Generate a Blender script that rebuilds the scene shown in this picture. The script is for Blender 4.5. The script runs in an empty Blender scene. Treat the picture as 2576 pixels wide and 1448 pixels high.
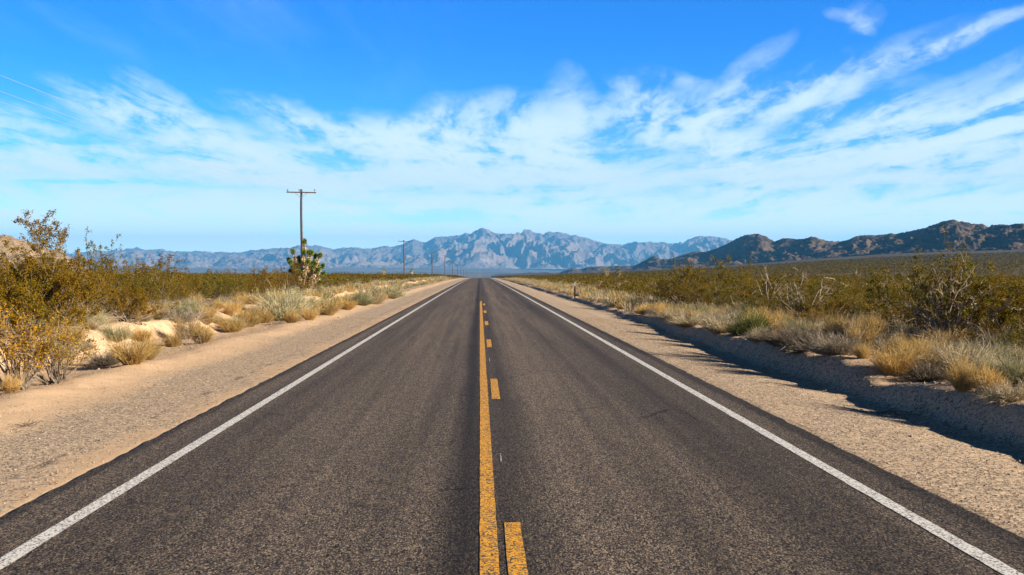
import bpy, math, random
import numpy as np
from mathutils import Vector, Matrix

random.seed(7)
RNG = np.random.default_rng(11)
sc = bpy.context.scene
COL = sc.collection

# ---------------------------------------------------------------- camera, sky, sun, exposure
F_PX, CX, CY, EYE = 2793.0, 1207.0, 680.0, 2.1      # focal length and vanishing point measured in a 2576 px wide frame
cam_d = bpy.data.cameras.new("camera")
cam = bpy.data.objects.new("camera", cam_d); COL.objects.link(cam)
cam_d.sensor_width = 36.0
cam_d.lens = 36.0 * F_PX / 2576.0
cam_d.clip_start = 0.1; cam_d.clip_end = 80000.0
cam.location = (0, 0, EYE)
yaw = math.atan((1288 - CX) / F_PX)          # looks a little right of the road's direction
pitch = math.atan((724 - CY) / F_PX)         # and a little down
cam.rotation_euler = (math.pi / 2 - pitch, 0, -yaw)
sc.camera = cam

SUN_AZ, SUN_EL = math.radians(110), math.radians(20)   # azimuth clockwise from the road's direction
sun_d = bpy.data.lights.new("sun", 'SUN'); sun_d.energy = 5.0; sun_d.angle = math.radians(0.5)
sun_d.color = (1.0, 0.88, 0.68)
sun = bpy.data.objects.new("sun", sun_d); COL.objects.link(sun)
sdir = Vector((math.sin(SUN_AZ) * math.cos(SUN_EL), math.cos(SUN_AZ) * math.cos(SUN_EL), math.sin(SUN_EL)))
sun.rotation_euler = sdir.to_track_quat('Z', 'Y').to_euler()
sc.view_settings.view_transform = 'Standard'
sc.view_settings.look = 'None'
sc.view_settings.exposure = 1.30
sc.view_settings.gamma = 1.0
sc.cycles.use_denoising = True
sc.cycles.max_bounces = 5
sc.cycles.volume_bounces = 0
sc.cycles.transparent_max_bounces = 8
sc.cycles.sample_clamp_indirect = 4.0

class NT:
    """small helper to write node trees as expressions"""
    def __init__(s, tree): s.t = tree; s.n = tree.nodes; s.l = tree.links
    def node(s, kind, **kw):
        n = s.n.new(kind)
        for k, v in kw.items(): setattr(n, k, v)
        return n
    def put(s, sock, v):
        if hasattr(v, 'is_output'): s.l.new(v, sock)
        elif v is not None: sock.default_value = v
    def m(s, op, a, b=None, c=None, clamp=False):
        n = s.n.new('ShaderNodeMath'); n.operation = op; n.use_clamp = clamp
        s.put(n.inputs[0], a)
        if b is not None: s.put(n.inputs[1], b)
        if c is not None: s.put(n.inputs[2], c)
        return n.outputs[0]
    def sm(s, v, a, b, lo=0.0, hi=1.0):
        n = s.n.new('ShaderNodeMapRange'); n.interpolation_type = 'SMOOTHSTEP'
        s.put(n.inputs[0], v); n.inputs[1].default_value = a; n.inputs[2].default_value = b
        n.inputs[3].default_value = lo; n.inputs[4].default_value = hi
        return n.outputs[0]
    def xyz(s, x, y, z):
        n = s.n.new('ShaderNodeCombineXYZ'); s.put(n.inputs[0], x); s.put(n.inputs[1], y); s.put(n.inputs[2], z); return n.outputs[0]
    def sep(s, v):
        n = s.n.new('ShaderNodeSeparateXYZ'); s.l.new(v, n.inputs[0]); return n.outputs
    def mul3(s, v, f):
        n = s.n.new('ShaderNodeVectorMath'); n.operation = 'MULTIPLY'; s.put(n.inputs[0], v); s.put(n.inputs[1], f); return n.outputs[0]
    def add3(s, v, f):
        n = s.n.new('ShaderNodeVectorMath'); n.operation = 'ADD'; s.put(n.inputs[0], v); s.put(n.inputs[1], f); return n.outputs[0]
    def noise(s, v, scale, detail=3.0, rough=0.55, dist=0.0, col=False):
        n = s.n.new('ShaderNodeTexNoise'); s.put(n.inputs['Vector'], v)
        n.inputs['Scale'].default_value = scale; n.inputs['Detail'].default_value = detail
        n.inputs['Roughness'].default_value = rough; n.inputs['Distortion'].default_value = dist
        return n.outputs['Color' if col else 'Fac']
    def voro(s, v, scale, out='Distance', rnd=1.0):
        n = s.n.new('ShaderNodeTexVoronoi'); s.put(n.inputs['Vector'], v); n.inputs['Scale'].default_value = scale
        n.inputs['Randomness'].default_value = rnd
        return n.outputs[out]
    def mix(s, f, a, b, mode='MIX'):
        n = s.n.new('ShaderNodeMix'); n.data_type = 'RGBA'; n.blend_type = mode
        s.put(n.inputs[0], f); s.put(n.inputs[6], a if hasattr(a, 'is_output') else (*a, 1)); s.put(n.inputs[7], b if hasattr(b, 'is_output') else (*b, 1))
        return n.outputs[2]

world = bpy.data.worlds.new("World"); sc.world = world; world.use_nodes = True
def build_sky():
    N = NT(world.node_tree); N.n.clear()
    out = N.node('ShaderNodeOutputWorld'); bg = N.node('ShaderNodeBackground'); bg.inputs[1].default_value = 0.06
    N.l.new(bg.outputs[0], out.inputs[0])
    sky = N.node('ShaderNodeTexSky'); sky.sky_type = 'NISHITA'; sky.sun_disc = False
    sky.sun_elevation = SUN_EL; sky.sun_rotation = SUN_AZ
    sky.air_density = 1.0; sky.dust_density = 0.0; sky.ozone_density = 4.0; sky.altitude = 1200
    tc = N.node('ShaderNodeTexCoord')
    d = tc.outputs['Generated']
    x, y, z = N.sep(d)
    hor = N.m('MAXIMUM', N.m('SQRT', N.m('ADD', N.m('MULTIPLY', x, x), N.m('MULTIPLY', y, y))), 0.02)
    az = N.m('ARCTAN2', x, y)
    A = N.m('MULTIPLY', az, F_PX)                                   # bearing and height of the direction, in frame pixels
    el = N.m('DIVIDE', z, hor)
    B = N.m('MULTIPLY', el, F_PX)
    P = N.xyz(N.m('ADD', A, CX), N.m('SUBTRACT', CY, B), 0.0)
    # plane the cirrus lies in, so that its fibres converge with distance
    zz = N.m('MAXIMUM', N.m('ADD', el, 0.03), 0.02)
    u = N.m('DIVIDE', N.m('SINE', az), zz); v = N.m('DIVIDE', N.m('COSINE', az), zz)
    PL = N.xyz(u, v, 0.0)
    warp = N.noise(N.mul3(PL, (0.5, 0.25, 1)), 1.0, 3.0, 0.5, 0, True)
    warpc = N.add3(warp, (-0.5, -0.5, -0.5))
    fib = N.noise(N.add3(N.mul3(PL, (1.0, 0.17, 1)), N.mul3(warpc, (0.9, 0.5, 0))), 3.0, 8.0, 0.62, 0.2)
    big = N.noise(N.add3(N.mul3(PL, (0.35, 0.18, 1)), (3.3, 1.7, 0)), 1.6, 3.0, 0.5, 0.6)
    # low streaky veils near the horizon, drawn out sideways
    Q = N.xyz(N.m('MULTIPLY', A, 0.0016), N.m('MULTIPLY', B, 0.012), 2.0)
    veil = N.noise(N.add3(Q, N.mul3(N.noise(Q, 1.2, 3.0, 0.5, 0, True), (0.8, 0.9, 0))), 1.3, 5.0, 0.6, 0.3)
    # wisps in their places: x, y, half length, half width, tilt (deg, clockwise down), strength
    W = [(2290,165,185,22,-24,.80),(2110,205,300,38,-17,.45),(1880,285,260,45,-13,.70),(1640,312,220,60,-10,.85),
         (2112,66,40,14,14,.26),(2140,92,34,14,52,.34),(2150,72,38,30,-30,.22),(2490,88,130,14,-14,.25),(2480,210,220,24,-18,.35),(2570,262,160,34,-18,.75),
         (2330,378,420,84,-8,1.5),(2080,400,260,90,-24,.9),(2480,455,260,50,-6,1.0),(2180,470,260,40,-22,.8),(2400,515,380,45,-4,.9),
         (1740,385,150,75,14,.95),(1850,420,95,66,30,1.6),(1700,470,300,26,5,1.0),(1950,490,260,30,-14,.7),(1610,240,80,20,22,.35),(1690,205,70,16,16,.4),(1850,215,140,30,-40,.4),
         (1900,330,200,26,-34,.55),(2030,330,120,20,-38,.6),(1600,250,60,50,60,.5),
         (1330,335,260,75,2,1.05),(1290,405,330,75,6,1.2),(1400,440,150,60,-12,.8),(1180,445,330,50,8,.8),(1440,245,70,40,70,.3),
         (760,305,180,30,14,.75),(960,345,220,34,12,.85),(1080,380,260,60,10,.8),(870,400,260,60,10,.75),
         (330,310,150,45,20,.65),(470,345,240,42,17,.75),(620,395,260,55,14,.75),(440,275,130,28,30,.55),(800,455,300,60,8,.75),
         (60,320,140,26,3,.5),(90,385,240,50,4,.95),(330,440,260,50,10,.75),(560,440,260,28,6,.9),(760,470,260,34,6,.95),(100,480,300,46,4,.9),
         (350,540,420,34,0,.95),(1124,550,30,20,45,.5),(900,520,500,18,1,.5),(1500,520,500,30,1,.85),(1900,545,700,40,0,1.0),(600,590,900,36,0,.9),(1500,590,900,34,0,.9),
         (2300,560,500,36,2,.55),(1560,500,150,20,4,.6)]
    tot = None
    Pn = N.add3(P, N.mul3(N.add3(N.noise(N.mul3(P, (0.004, 0.007, 0)), 1.0, 4.0, 0.55, 0.3, True), (-0.5, -0.5, -0.5)), (110, 80, 0)))
    for (px, py, L, w, ang, s) in W:
        mp = N.node('ShaderNodeMapping', vector_type='TEXTURE')
        N.l.new(Pn, mp.inputs[0]); mp.inputs[1].default_value = (px, py, 0)
        mp.inputs[2].default_value = (0, 0, math.radians(ang)); mp.inputs[3].default_value = (L * 1.35, w * 1.55, 1)
        g = N.node('ShaderNodeTexGradient', gradient_type='SPHERICAL'); N.l.new(mp.outputs[0], g.inputs[0])
        t = N.m('MULTIPLY', g.outputs[1], s)
        tot = t if tot is None else N.m('ADD', tot, t)
    Q2 = N.xyz(N.m('MULTIPLY', A, 0.0042), N.m('MULTIPLY', N.m('SUBTRACT', B, N.m('MULTIPLY', N.m('ABSOLUTE', N.m('SUBTRACT', A, 250.0)), 0.13)), 0.020), 5.0)
    fib2 = N.noise(N.add3(Q2, N.mul3(N.noise(Q2, 0.7, 3.0, 0.5, 0, True), (1.3, 1.6, 0))), 1.0, 6.0, 0.6, 0.2)
    ripple = N.noise(N.xyz(N.m('MULTIPLY', A, 0.02), N.m('MULTIPLY', B, 0.03), 1.0), 1.0, 4.0, 0.6, 0.8)
    wl = N.sm(B, 420.0, 250.0, 0.0, 0.75)
    fibm = N.m('ADD', N.m('MULTIPLY', fib, N.m('SUBTRACT', 1.0, wl)), N.m('MULTIPLY', fib2, wl))
    fibm = N.m('ADD', fibm, N.m('MULTIPLY', N.m('SUBTRACT', ripple, 0.5), 0.22))
    fibk = N.sm(fibm, 0.38, 0.64, 0.04, 1.7)
    wis = N.m('MULTIPLY', tot, fibk)
    away = N.sm(N.m('ABSOLUTE', N.m('SUBTRACT', A, 80.0)), 1500.0, 2300.0)   # beyond the placed wisps: cirrus from noise alone
    gen = N.m('MULTIPLY', N.m('MULTIPLY', N.sm(fib, 0.42, 0.75), N.sm(big, 0.42, 0.68)), N.m('ADD', N.m('MULTIPLY', away, 0.8), 0.10))
    low = N.m('MULTIPLY', N.m('MULTIPLY', N.sm(veil, 0.42, 0.60), N.sm(B, 330.0, 120.0)), 1.5)
    hz = N.sm(B, 280.0, 0.0, 0.0, 0.62)
    c = N.m('ADD', N.m('ADD', N.m('MULTIPLY', wis, 0.80), gen), N.m('ADD', low, hz))
    c = N.m('SUBTRACT', 1.0, N.m('POWER', 2.718, N.m('MULTIPLY', c, -1.45)), clamp=True)
    hs = N.node('ShaderNodeHueSaturation'); hs.inputs['Saturation'].default_value = 1.22; hs.inputs['Value'].default_value = 1.0
    N.l.new(sky.outputs[0], hs.inputs['Color'])
    tint = N.mix(1.0, hs.outputs[0], N.mix(N.sm(B, 40.0, 620.0), SKY_LOW, SKY_TINT), 'MULTIPLY')
    colr = N.mix(c, tint, (6.3, 7.6, 8.2))
    lift = N.sm(B, 240.0, 10.0, 1.0, 1.85); colr = N.mix(1.0, colr, N.xyz(lift, lift, lift), 'MULTIPLY')
    side = N.sm(N.m('ABSOLUTE', A), 1900.0, 3800.0, 1.0, 0.42); colr = N.mix(1.0, colr, N.xyz(side, side, side), 'MULTIPLY')   # dims the unseen sky to the sides and behind, for less fill in shadows
    zen = N.sm(B, 640.0, 1600.0, 1.0, 0.12)      # unseen sky above the frame dimmed towards the zenith to darken shadows
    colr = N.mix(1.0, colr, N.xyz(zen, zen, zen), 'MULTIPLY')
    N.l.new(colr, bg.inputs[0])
SKY_TINT = (0.26, 0.98, 1.65)
SKY_LOW = (0.80, 1.45, 1.45)
build_sky()

# ---------------------------------------------------------------- helpers
def tag(o, label=None, cat=None, group=None, kind=None):
    if label: o["label"] = label
    if cat: o["category"] = cat
    if group: o["group"] = group
    if kind: o["kind"] = kind
    return o
def link(name, data, parent=None, loc=(0, 0, 0)):
    o = bpy.data.objects.new(name, data); COL.objects.link(o); o.location = loc
    if parent: o.parent = parent
    return o
def copy_tree(o, parent=None):
    c = o.copy(); COL.objects.link(c); c.parent = parent
    for ch in o.children: copy_tree(ch, c)
    return c

class MB:
    """collects arrays of vertices and faces and turns them into one mesh"""
    def __init__(s): s.v = []; s.f = {3: [], 4: []}; s.n = 0; s.mi = {3: [], 4: []}
    def add(s, v, f, mi=0):
        v = np.asarray(v, float).reshape(-1, 3); f = np.asarray(f, int)
        if len(f) == 0: return
        s.v.append(v); s.f[f.shape[1]].append(f + s.n); s.mi[f.shape[1]].append(np.full(len(f), mi)); s.n += len(v)
    def mesh(s, name, mats, smooth=False):
        me = bpy.data.meshes.new(name)
        V = np.concatenate(s.v).astype(np.float32)
        me.vertices.add(len(V)); me.vertices.foreach_set('co', V.ravel())
        loops = []; starts = []; mi = []; pos = 0
        for k in (3, 4):
            if s.f[k]:
                F = np.concatenate(s.f[k]); loops.append(F.ravel()); starts.append(pos + np.arange(len(F)) * k); pos += F.size
                mi.append(np.concatenate(s.mi[k]))
        L = np.concatenate(loops).astype(np.int32); S = np.concatenate(starts).astype(np.int32)
        me.loops.add(len(L)); me.loops.foreach_set('vertex_index', L)
        me.polygons.add(len(S)); me.polygons.foreach_set('loop_start', S)
        me.polygons.foreach_set('material_index', np.concatenate(mi).astype(np.int32))
        me.update(calc_edges=True); me.validate()
        me.polygons.foreach_set('use_smooth', np.full(len(S), bool(smooth)))
        for m in (mats if isinstance(mats, (list, tuple)) else [mats]): me.materials.append(m)
        return me
    def tube(s, pts, r, sides=4, cap=True):
        pts = np.asarray(pts, float); n = len(pts)
        r = np.broadcast_to(np.asarray(r, float), (n,))
        t = np.gradient(pts, axis=0); t /= np.linalg.norm(t, axis=1)[:, None] + 1e-9
        ref = np.array([0, 0, 1.0]) if abs(t[0][2]) < 0.8 else np.array([1.0, 0, 0])
        u = np.cross(t, ref); u /= np.linalg.norm(u, axis=1)[:, None] + 1e-9
        w = np.cross(t, u)
        ang = np.arange(sides) * 2 * np.pi / sides
        ring = pts[:, None, :] + r[:, None, None] * (np.cos(ang)[None, :, None] * u[:, None, :] + np.sin(ang)[None, :, None] * w[:, None, :])
        i = np.arange(n - 1)[:, None] * sides; j = np.arange(sides)[None, :]; j2 = (j + 1) % sides
        f = np.stack([i + j, i + j2, i + sides + j2, i + sides + j], -1).reshape(-1, 4)
        base = s.n
        s.add(ring.reshape(-1, 3), f)
        if cap and sides > 3:
            c0 = [pts[0]]; c1 = [pts[-1]]
            k = np.arange(sides)
            s.v.append(np.array([pts[0], pts[-1]])); a = s.n; s.n += 2
            f0 = np.stack([np.full(sides, a), base + (k + 1) % sides, base + k], -1)
            e = base + (n - 1) * sides
            f1 = np.stack([np.full(sides, a + 1), e + k, e + (k + 1) % sides], -1)
            s.f[3].append(np.concatenate([f0, f1])); s.mi[3].append(np.zeros(2 * sides, int))
    def box(s, c, h, R=None):
        q = np.array([[x, y, z] for x in (-1, 1) for y in (-1, 1) for z in (-1, 1)], float) * np.array(h)
        if R is not None: q = q @ np.array(R).T
        s.add(q + np.array(c), [[0, 1, 3, 2], [4, 6, 7, 5], [0, 4, 5, 1], [2, 3, 7, 6], [0, 2, 6, 4], [1, 5, 7, 3]])

def unit(v): return v / (np.linalg.norm(v, axis=-1, keepdims=True) + 1e-9)

def hash2(ix, iy, seed):
    h = (ix.astype(np.int64) * 374761393 + iy.astype(np.int64) * 668265263 + seed * 144269504) & 0xFFFFFFFF
    h = ((h ^ (h >> 13)) * 1274126177) & 0xFFFFFFFF
    return ((h ^ (h >> 16)) & 0xFFFF) / 65535.0
def vnoise(x, y, seed=0):
    x = np.asarray(x, float); y = np.asarray(y, float); x, y = np.broadcast_arrays(x, y)
    ix = np.floor(x); iy = np.floor(y); fx = x - ix; fy = y - iy
    fx = fx * fx * fx * (fx * (fx * 6 - 15) + 10); fy = fy * fy * fy * (fy * (fy * 6 - 15) + 10)
    a = hash2(ix, iy, seed); b = hash2(ix + 1, iy, seed); c = hash2(ix, iy + 1, seed); d = hash2(ix + 1, iy + 1, seed)
    return (a * (1 - fx) + b * fx) * (1 - fy) + (c * (1 - fx) + d * fx) * fy
def fbm(x, y, seed=0, oct=4, gain=0.5):
    s = 0; a = 1; t = 0
    for o in range(oct):
        s = s + a * (vnoise(x * 2 ** o + 17.3 * o, y * 2 ** o + 9.1 * o, seed + o) - 0.5); t += a; a *= gain
    return 2 * s / t            # about -1..1
def ridged(x, y, seed=0, oct=5, gain=0.55):
    s = 0; a = 1; t = 0; w = 1.0
    for o in range(oct):
        n = 1 - np.abs(2 * vnoise(x * 2 ** o + 7.7 * o, y * 2 ** o + 3.9 * o, seed + o) - 1)
        s = s + a * n * w; t += a; a *= gain; w = np.clip(n * 1.6, 0.2, 1)
    return s / t
def sstep(a, b, x):
    t = np.clip((x - a) / (b - a), 0, 1); return t * t * (3 - 2 * t)

def grid_mesh(name, X, Y, Z, mats, smooth=True):
    n, m = X.shape
    mb = MB(); i = np.arange(n - 1)[:, None] * m; j = np.arange(m - 1)[None, :]
    f = np.stack([i + j, i + j + 1, i + m + j + 1, i + m + j], -1).reshape(-1, 4)
    mb.add(np.stack([X, Y, Z], -1).reshape(-1, 3), f)
    return mb.mesh(name, mats, smooth)

# ---------------------------------------------------------------- materials
def new_mat(name):
    m = bpy.data.materials.new(name); m.use_nodes = True
    N = NT(m.node_tree); b = N.n['Principled BSDF']; b.inputs['Specular IOR Level'].default_value = 0.25
    b.inputs['Roughness'].default_value = 0.9
    return m, N, b
def pos(N): return N.node('ShaderNodeNewGeometry').outputs['Position']
def bump(N, b, h, dist, strength=1.0):
    n = N.node('ShaderNodeBump'); n.inputs['Strength'].default_value = strength; n.inputs['Distance'].default_value = dist
    N.l.new(h, n.inputs['Height']); N.l.new(n.outputs[0], b.inputs['Normal'])

def mat_asphalt():
    m, N, b = new_mat("asphalt"); p = pos(N); x, y, z = N.sep(p)
    ps = N.mul3(p, (1, 0.42, 1)); stone = N.voro(ps, 105.0, 'Color'); sr, sg, sb = N.sep(stone)
    big_ = N.sep(N.voro(ps, 24.0, 'Color'))[0]
    agg = N.m('ADD', N.m('MULTIPLY', sr, 0.91), N.m('MULTIPLY', big_, 0.09))
    k = N.sm(agg, 0.32, 0.90)
    patch = N.noise(N.mul3(p, (1.0, 0.10, 1)), 1.1, 5.0, 0.6)
    lane = N.noise(N.mul3(p, (3.0, 0.03, 1)), 1.3, 4.0, 0.6)
    c = N.mix(k, (0.010, 0.0078, 0.0062), (0.165, 0.120, 0.093))
    c = N.mix(N.m('MULTIPLY', N.sm(sg, 0.76, 0.94), 0.75), c, (0.46, 0.36, 0.24))
    c = N.mix(N.m('MULTIPLY', N.sm(sb, 0.70, 0.95), 0.35), c, (0.13, 0.12, 0.14))
    def band(x0, w, soft): return N.sm(N.m('ABSOLUTE', N.m('SUBTRACT', x, x0)), w + soft, max(w - soft, 0))
    wob = N.m('MULTIPLY', N.m('SUBTRACT', N.noise(N.mul3(p, (0, 0.25, 0)), 1.0, 2.0), 0.5), 0.12)
    xw = N.m('ADD', x, wob)
    def bandw(x0, w, soft): return N.sm(N.m('ABSOLUTE', N.m('SUBTRACT', xw, x0)), w + soft, max(w - soft, 0))
    dark = N.m('MULTIPLY', bandw(-0.15, 0.13, 0.16), 0.72)
    dark = N.m('ADD', dark, N.m('MULTIPLY', bandw(0.30, 0.16, 0.28), 0.42))
    dark = N.m('ADD', dark, N.m('MULTIPLY', bandw(2.95, 0.25, 0.4), 0.42))
    dark = N.m('ADD', dark, N.m('MULTIPLY', bandw(-2.7, 0.2, 0.5), 0.12))
    dark = N.m('ADD', dark, N.m('MULTIPLY', band(4.12, 0.10, 0.03), 0.55))
    dark = N.m('ADD', dark, N.m('MULTIPLY', bandw(-3.97, 0.06, 0.03), 0.5))
    lightb = N.m('ADD', bandw(1.0, 0.2, 0.6), N.m('MULTIPLY', bandw(-1.5, 0.6, 0.7), 0.5))
    ve = N.node('ShaderNodeTexVoronoi', feature='DISTANCE_TO_EDGE'); N.l.new(N.add3(N.mul3(p, (0.5, 0.16, 0)), N.mul3(N.noise(p, 2.2, 5.0, 0.65, 0, True), (0.20, 0.08, 0))), ve.inputs['Vector']); ve.inputs['Scale'].default_value = 1.0
    crk = N.m('MULTIPLY', N.sm(ve.outputs['Distance'], 0.009, 0.002), N.sm(N.noise(p, 0.35, 3.0), 0.52, 0.60))
    dark = N.m('ADD', dark, N.m('MULTIPLY', crk, 0.55)); dark = N.m('MINIMUM', dark, 0.92)
    val = N.m('MULTIPLY', N.m('SUBTRACT', 1.0, dark), N.m('ADD', 0.82, N.m('ADD', N.m('MULTIPLY', lightb, 0.30), N.m('MULTIPLY', N.m('SUBTRACT', N.m('ADD', N.m('MULTIPLY', patch, 0.6), N.m('MULTIPLY', lane, 1.4)), 1.0), 1.0))))
    c = N.mix(1.0, c, N.xyz(val, val, val), 'MULTIPLY')
    N.l.new(c, b.inputs['Base Color']); b.inputs['Roughness'].default_value = 0.8; b.inputs['Specular IOR Level'].default_value = 0.2
    bump(N, b, agg, 0.006, 0.8)
    return m

def mat_paint(name, col, wear):
    m, N, b = new_mat(name); p = pos(N)
    sr, sg, sb = N.sep(N.voro(p, 75.0, 'Color'))
    f = N.m('ADD', N.m('MULTIPLY', sr, 0.7), N.m('MULTIPLY', N.noise(p, 12.0, 4.0, 0.7), 0.6))
    w = N.sm(f, wear, wear + 0.22)
    c = N.mix(w, (0.05, 0.043, 0.04), col)
    c = N.mix(N.m('MULTIPLY', N.noise(p, 5.0, 3.0), 0.25), c, (0.3, 0.22, 0.15))
    N.l.new(c, b.inputs['Base Color']); b.inputs['Roughness'].default_value = 0.7
    bump(N, b, f, 0.004, 0.7)
    return m

def mat_ground():
    m, N, b = new_mat("desert ground"); p = pos(N); x, y, z = N.sep(p)
    r = N.m('SQRT', N.m('ADD', N.m('MULTIPLY', x, x), N.m('MULTIPLY', y, y)))
    n1 = N.noise(p, 0.7, 5.0, 0.6); n2 = N.noise(p, 6.0, 5.0, 0.65)
    sand = N.mix(n1, (0.64, 0.445, 0.29), (0.50, 0.345, 0.23))
    sand = N.mix(N.sm(n2, 0.55, 0.8), sand, (0.42, 0.29, 0.2))
    sr, sg, sb = N.sep(N.voro(p, 28.0, 'Color')); vd = N.voro(p, 28.0)
    s2r, s2g, s2b = N.sep(N.voro(p, 65.0, 'Color'))
    grav = N.mix(N.sm(s2r, 0.15, 0.9), (0.11, 0.082, 0.062), (0.60, 0.465, 0.35))
    grav = N.mix(N.sm(sg, 0.55, 0.95), grav, (0.66, 0.5, 0.36))
    # gravel lies thick beside the asphalt, thins out to the sand
    wob = N.m('MULTIPLY', N.m('SUBTRACT', N.noise(N.mul3(p, (1, 0.3, 1)), 0.9, 4.0, 0.6), 0.5), 1.6)
    xl = N.m('ADD', x, wob)
    zl = N.m('MULTIPLY', N.sm(xl, -6.6, -5.6), N.sm(xl, -4.15, -4.75, 0.05, 1.0))
    zl = N.m('MULTIPLY', zl, N.sm(x, 0.0, -1.0))
    zr = N.m('MULTIPLY', N.sm(xl, 7.6, 6.4), N.sm(x, 3.0, 4.0)); zr = N.m('MULTIPLY', zr, 0.78)
    g = N.m('ADD', N.m('ADD', zl, zr), 0.10)
    g = N.m('MULTIPLY', g, N.sm(N.noise(p, 3.0, 4.0, 0.6), 0.25, 0.6, 0.55, 1.0))
    gk = N.sm(N.m('ADD', g, N.m('MULTIPLY', N.m('SUBTRACT', sb, 0.5), 0.7)), 0.30, 0.60)
    c = N.mix(gk, sand, grav)
    # tyre marks and a crack along the left shoulder
    tr = N.m('MULTIPLY', N.sm(N.m('ABSOLUTE', N.m('SUBTRACT', N.m('ADD', x, N.m('MULTIPLY', wob, 0.12)), -4.72)), 0.09, 0.02), N.sm(N.noise(N.mul3(p, (1, 0.5, 1)), 1.7, 4.0, 0.7), 0.47, 0.62))
    c = N.mix(N.m('MULTIPLY', tr, 0.8), c, (0.06, 0.05, 0.05))
    # litter and tiny plants between the shrubs
    off = N.m('MAXIMUM', N.sm(x, -7.4, -9.6), N.sm(x, 8.0, 9.3))
    lit = N.m('MULTIPLY', off, N.sm(N.noise(p, 1.6, 6.0, 0.7), 0.52, 0.66))
    c = N.mix(N.m('MULTIPLY', lit, 0.65), c, (0.17, 0.115, 0.06))
    # far away the scrub becomes a texture of the plain
    far = N.m('MULTIPLY', N.sm(r, 130.0, 420.0), off)
    bushes = N.sm(N.voro(N.mul3(p, (1, 0.6, 0)), 0.16), 0.62, 0.30)
    blot = N.noise(N.mul3(p, (0.6, 0.2, 0)), 0.02, 6.0, 0.65)
    scr = N.mix(bushes, (0.075, 0.056, 0.028), (0.030, 0.028, 0.009))
    scr = N.mix(N.sm(blot, 0.35, 0.7), scr, (0.050, 0.040, 0.018))
    c = N.mix(N.m('MULTIPLY', far, 0.92), c, scr)
    vf = N.sm(r, 1800.0, 3500.0)
    pl = N.mix(N.sm(N.noise(N.mul3(p, (0.4, 0.13, 0)), 0.004, 7.0, 0.68), 0.42, 0.62), (0.21, 0.16, 0.125), (0.085, 0.07, 0.055))
    c = N.mix(N.m('MULTIPLY', vf, 0.9), c, pl)
    N.l.new(c, b.inputs['Base Color']); b.inputs['Roughness'].default_value = 0.95; b.inputs['Specular IOR Level'].default_value = 0.1
    h = N.m('ADD', N.m('MULTIPLY', sr, 0.6), N.m('MULTIPLY', n2, 1.2)); h = N.m('ADD', h, N.m('MULTIPLY', s2g, 0.35))
    bump(N, b, h, 0.014, 0.8)
    return m

def mat_rock(name, ca, cb, cc, scale, bd):
    m, N, b = new_mat(name); p = pos(N)
    n = N.noise(p, scale, 7.0, 0.65); n2 = N.noise(N.mul3(p, (1, 1, 2.5)), scale * 4.3, 6.0, 0.7)
    c = N.mix(N.sm(n, 0.35, 0.65), ca, cb)
    c = N.mix(N.sm(n2, 0.52, 0.72), c, cc)
    N.l.new(c, b.inputs['Base Color']); b.inputs['Specular IOR Level'].default_value = 0.05
    bump(N, b, N.m('ADD', n, N.m('MULTIPLY', n2, 0.5)), bd, 1.0)
    return m

def mat_leaf(name, ca, cb, cc, trans=0.25, scale=3.0):
    m, N, b = new_mat(name); p = pos(N)
    oi = N.node('ShaderNodeObjectInfo').outputs['Random']
    gi = N.node('ShaderNodeNewGeometry').outputs['Random Per Island']
    c = N.mix(gi, ca, cb)
    n = N.noise(p, scale, 3.0, 0.6)
    c = N.mix(N.m('MULTIPLY', N.sm(N.m('ADD', n, N.m('MULTIPLY', N.m('SUBTRACT', oi, 0.5), 0.35)), 0.42, 0.66), 0.8), c, cc)
    v = N.m('ADD', 0.85, N.m('MULTIPLY', oi, 0.3)); c = N.mix(1.0, c, N.xyz(v, v, v), 'MULTIPLY')
    N.l.new(c, b.inputs['Base Color']); b.inputs['Roughness'].default_value = 0.7; b.inputs['Specular IOR Level'].default_value = 0.05
    t = N.node('ShaderNodeBsdfTranslucent'); N.l.new(c, t.inputs[0])
    mx = N.node('ShaderNodeMixShader'); mx.inputs[0].default_value = trans
    N.l.new(b.outputs[0], mx.inputs[1]); N.l.new(t.outputs[0], mx.inputs[2])
    N.l.new(mx.outputs[0], N.n['Material Output'].inputs[0])
    return m
def mat_plain(name, ca, cb, scale=20.0, rough=0.85, stretch=(1, 1, 1), metal=0.0):
    m, N, b = new_mat(name)
    tc = N.node('ShaderNodeTexCoord').outputs['Object']
    n = N.noise(N.mul3(tc, stretch), scale, 5.0, 0.65)
    c = N.mix(N.sm(n, 0.3, 0.7), ca, cb); N.l.new(c, b.inputs['Base Color'])
    b.inputs['Roughness'].default_value = rough; b.inputs['Metallic'].default_value = metal
    bump(N, b, n, 0.01, 0.5)
    return m

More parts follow.
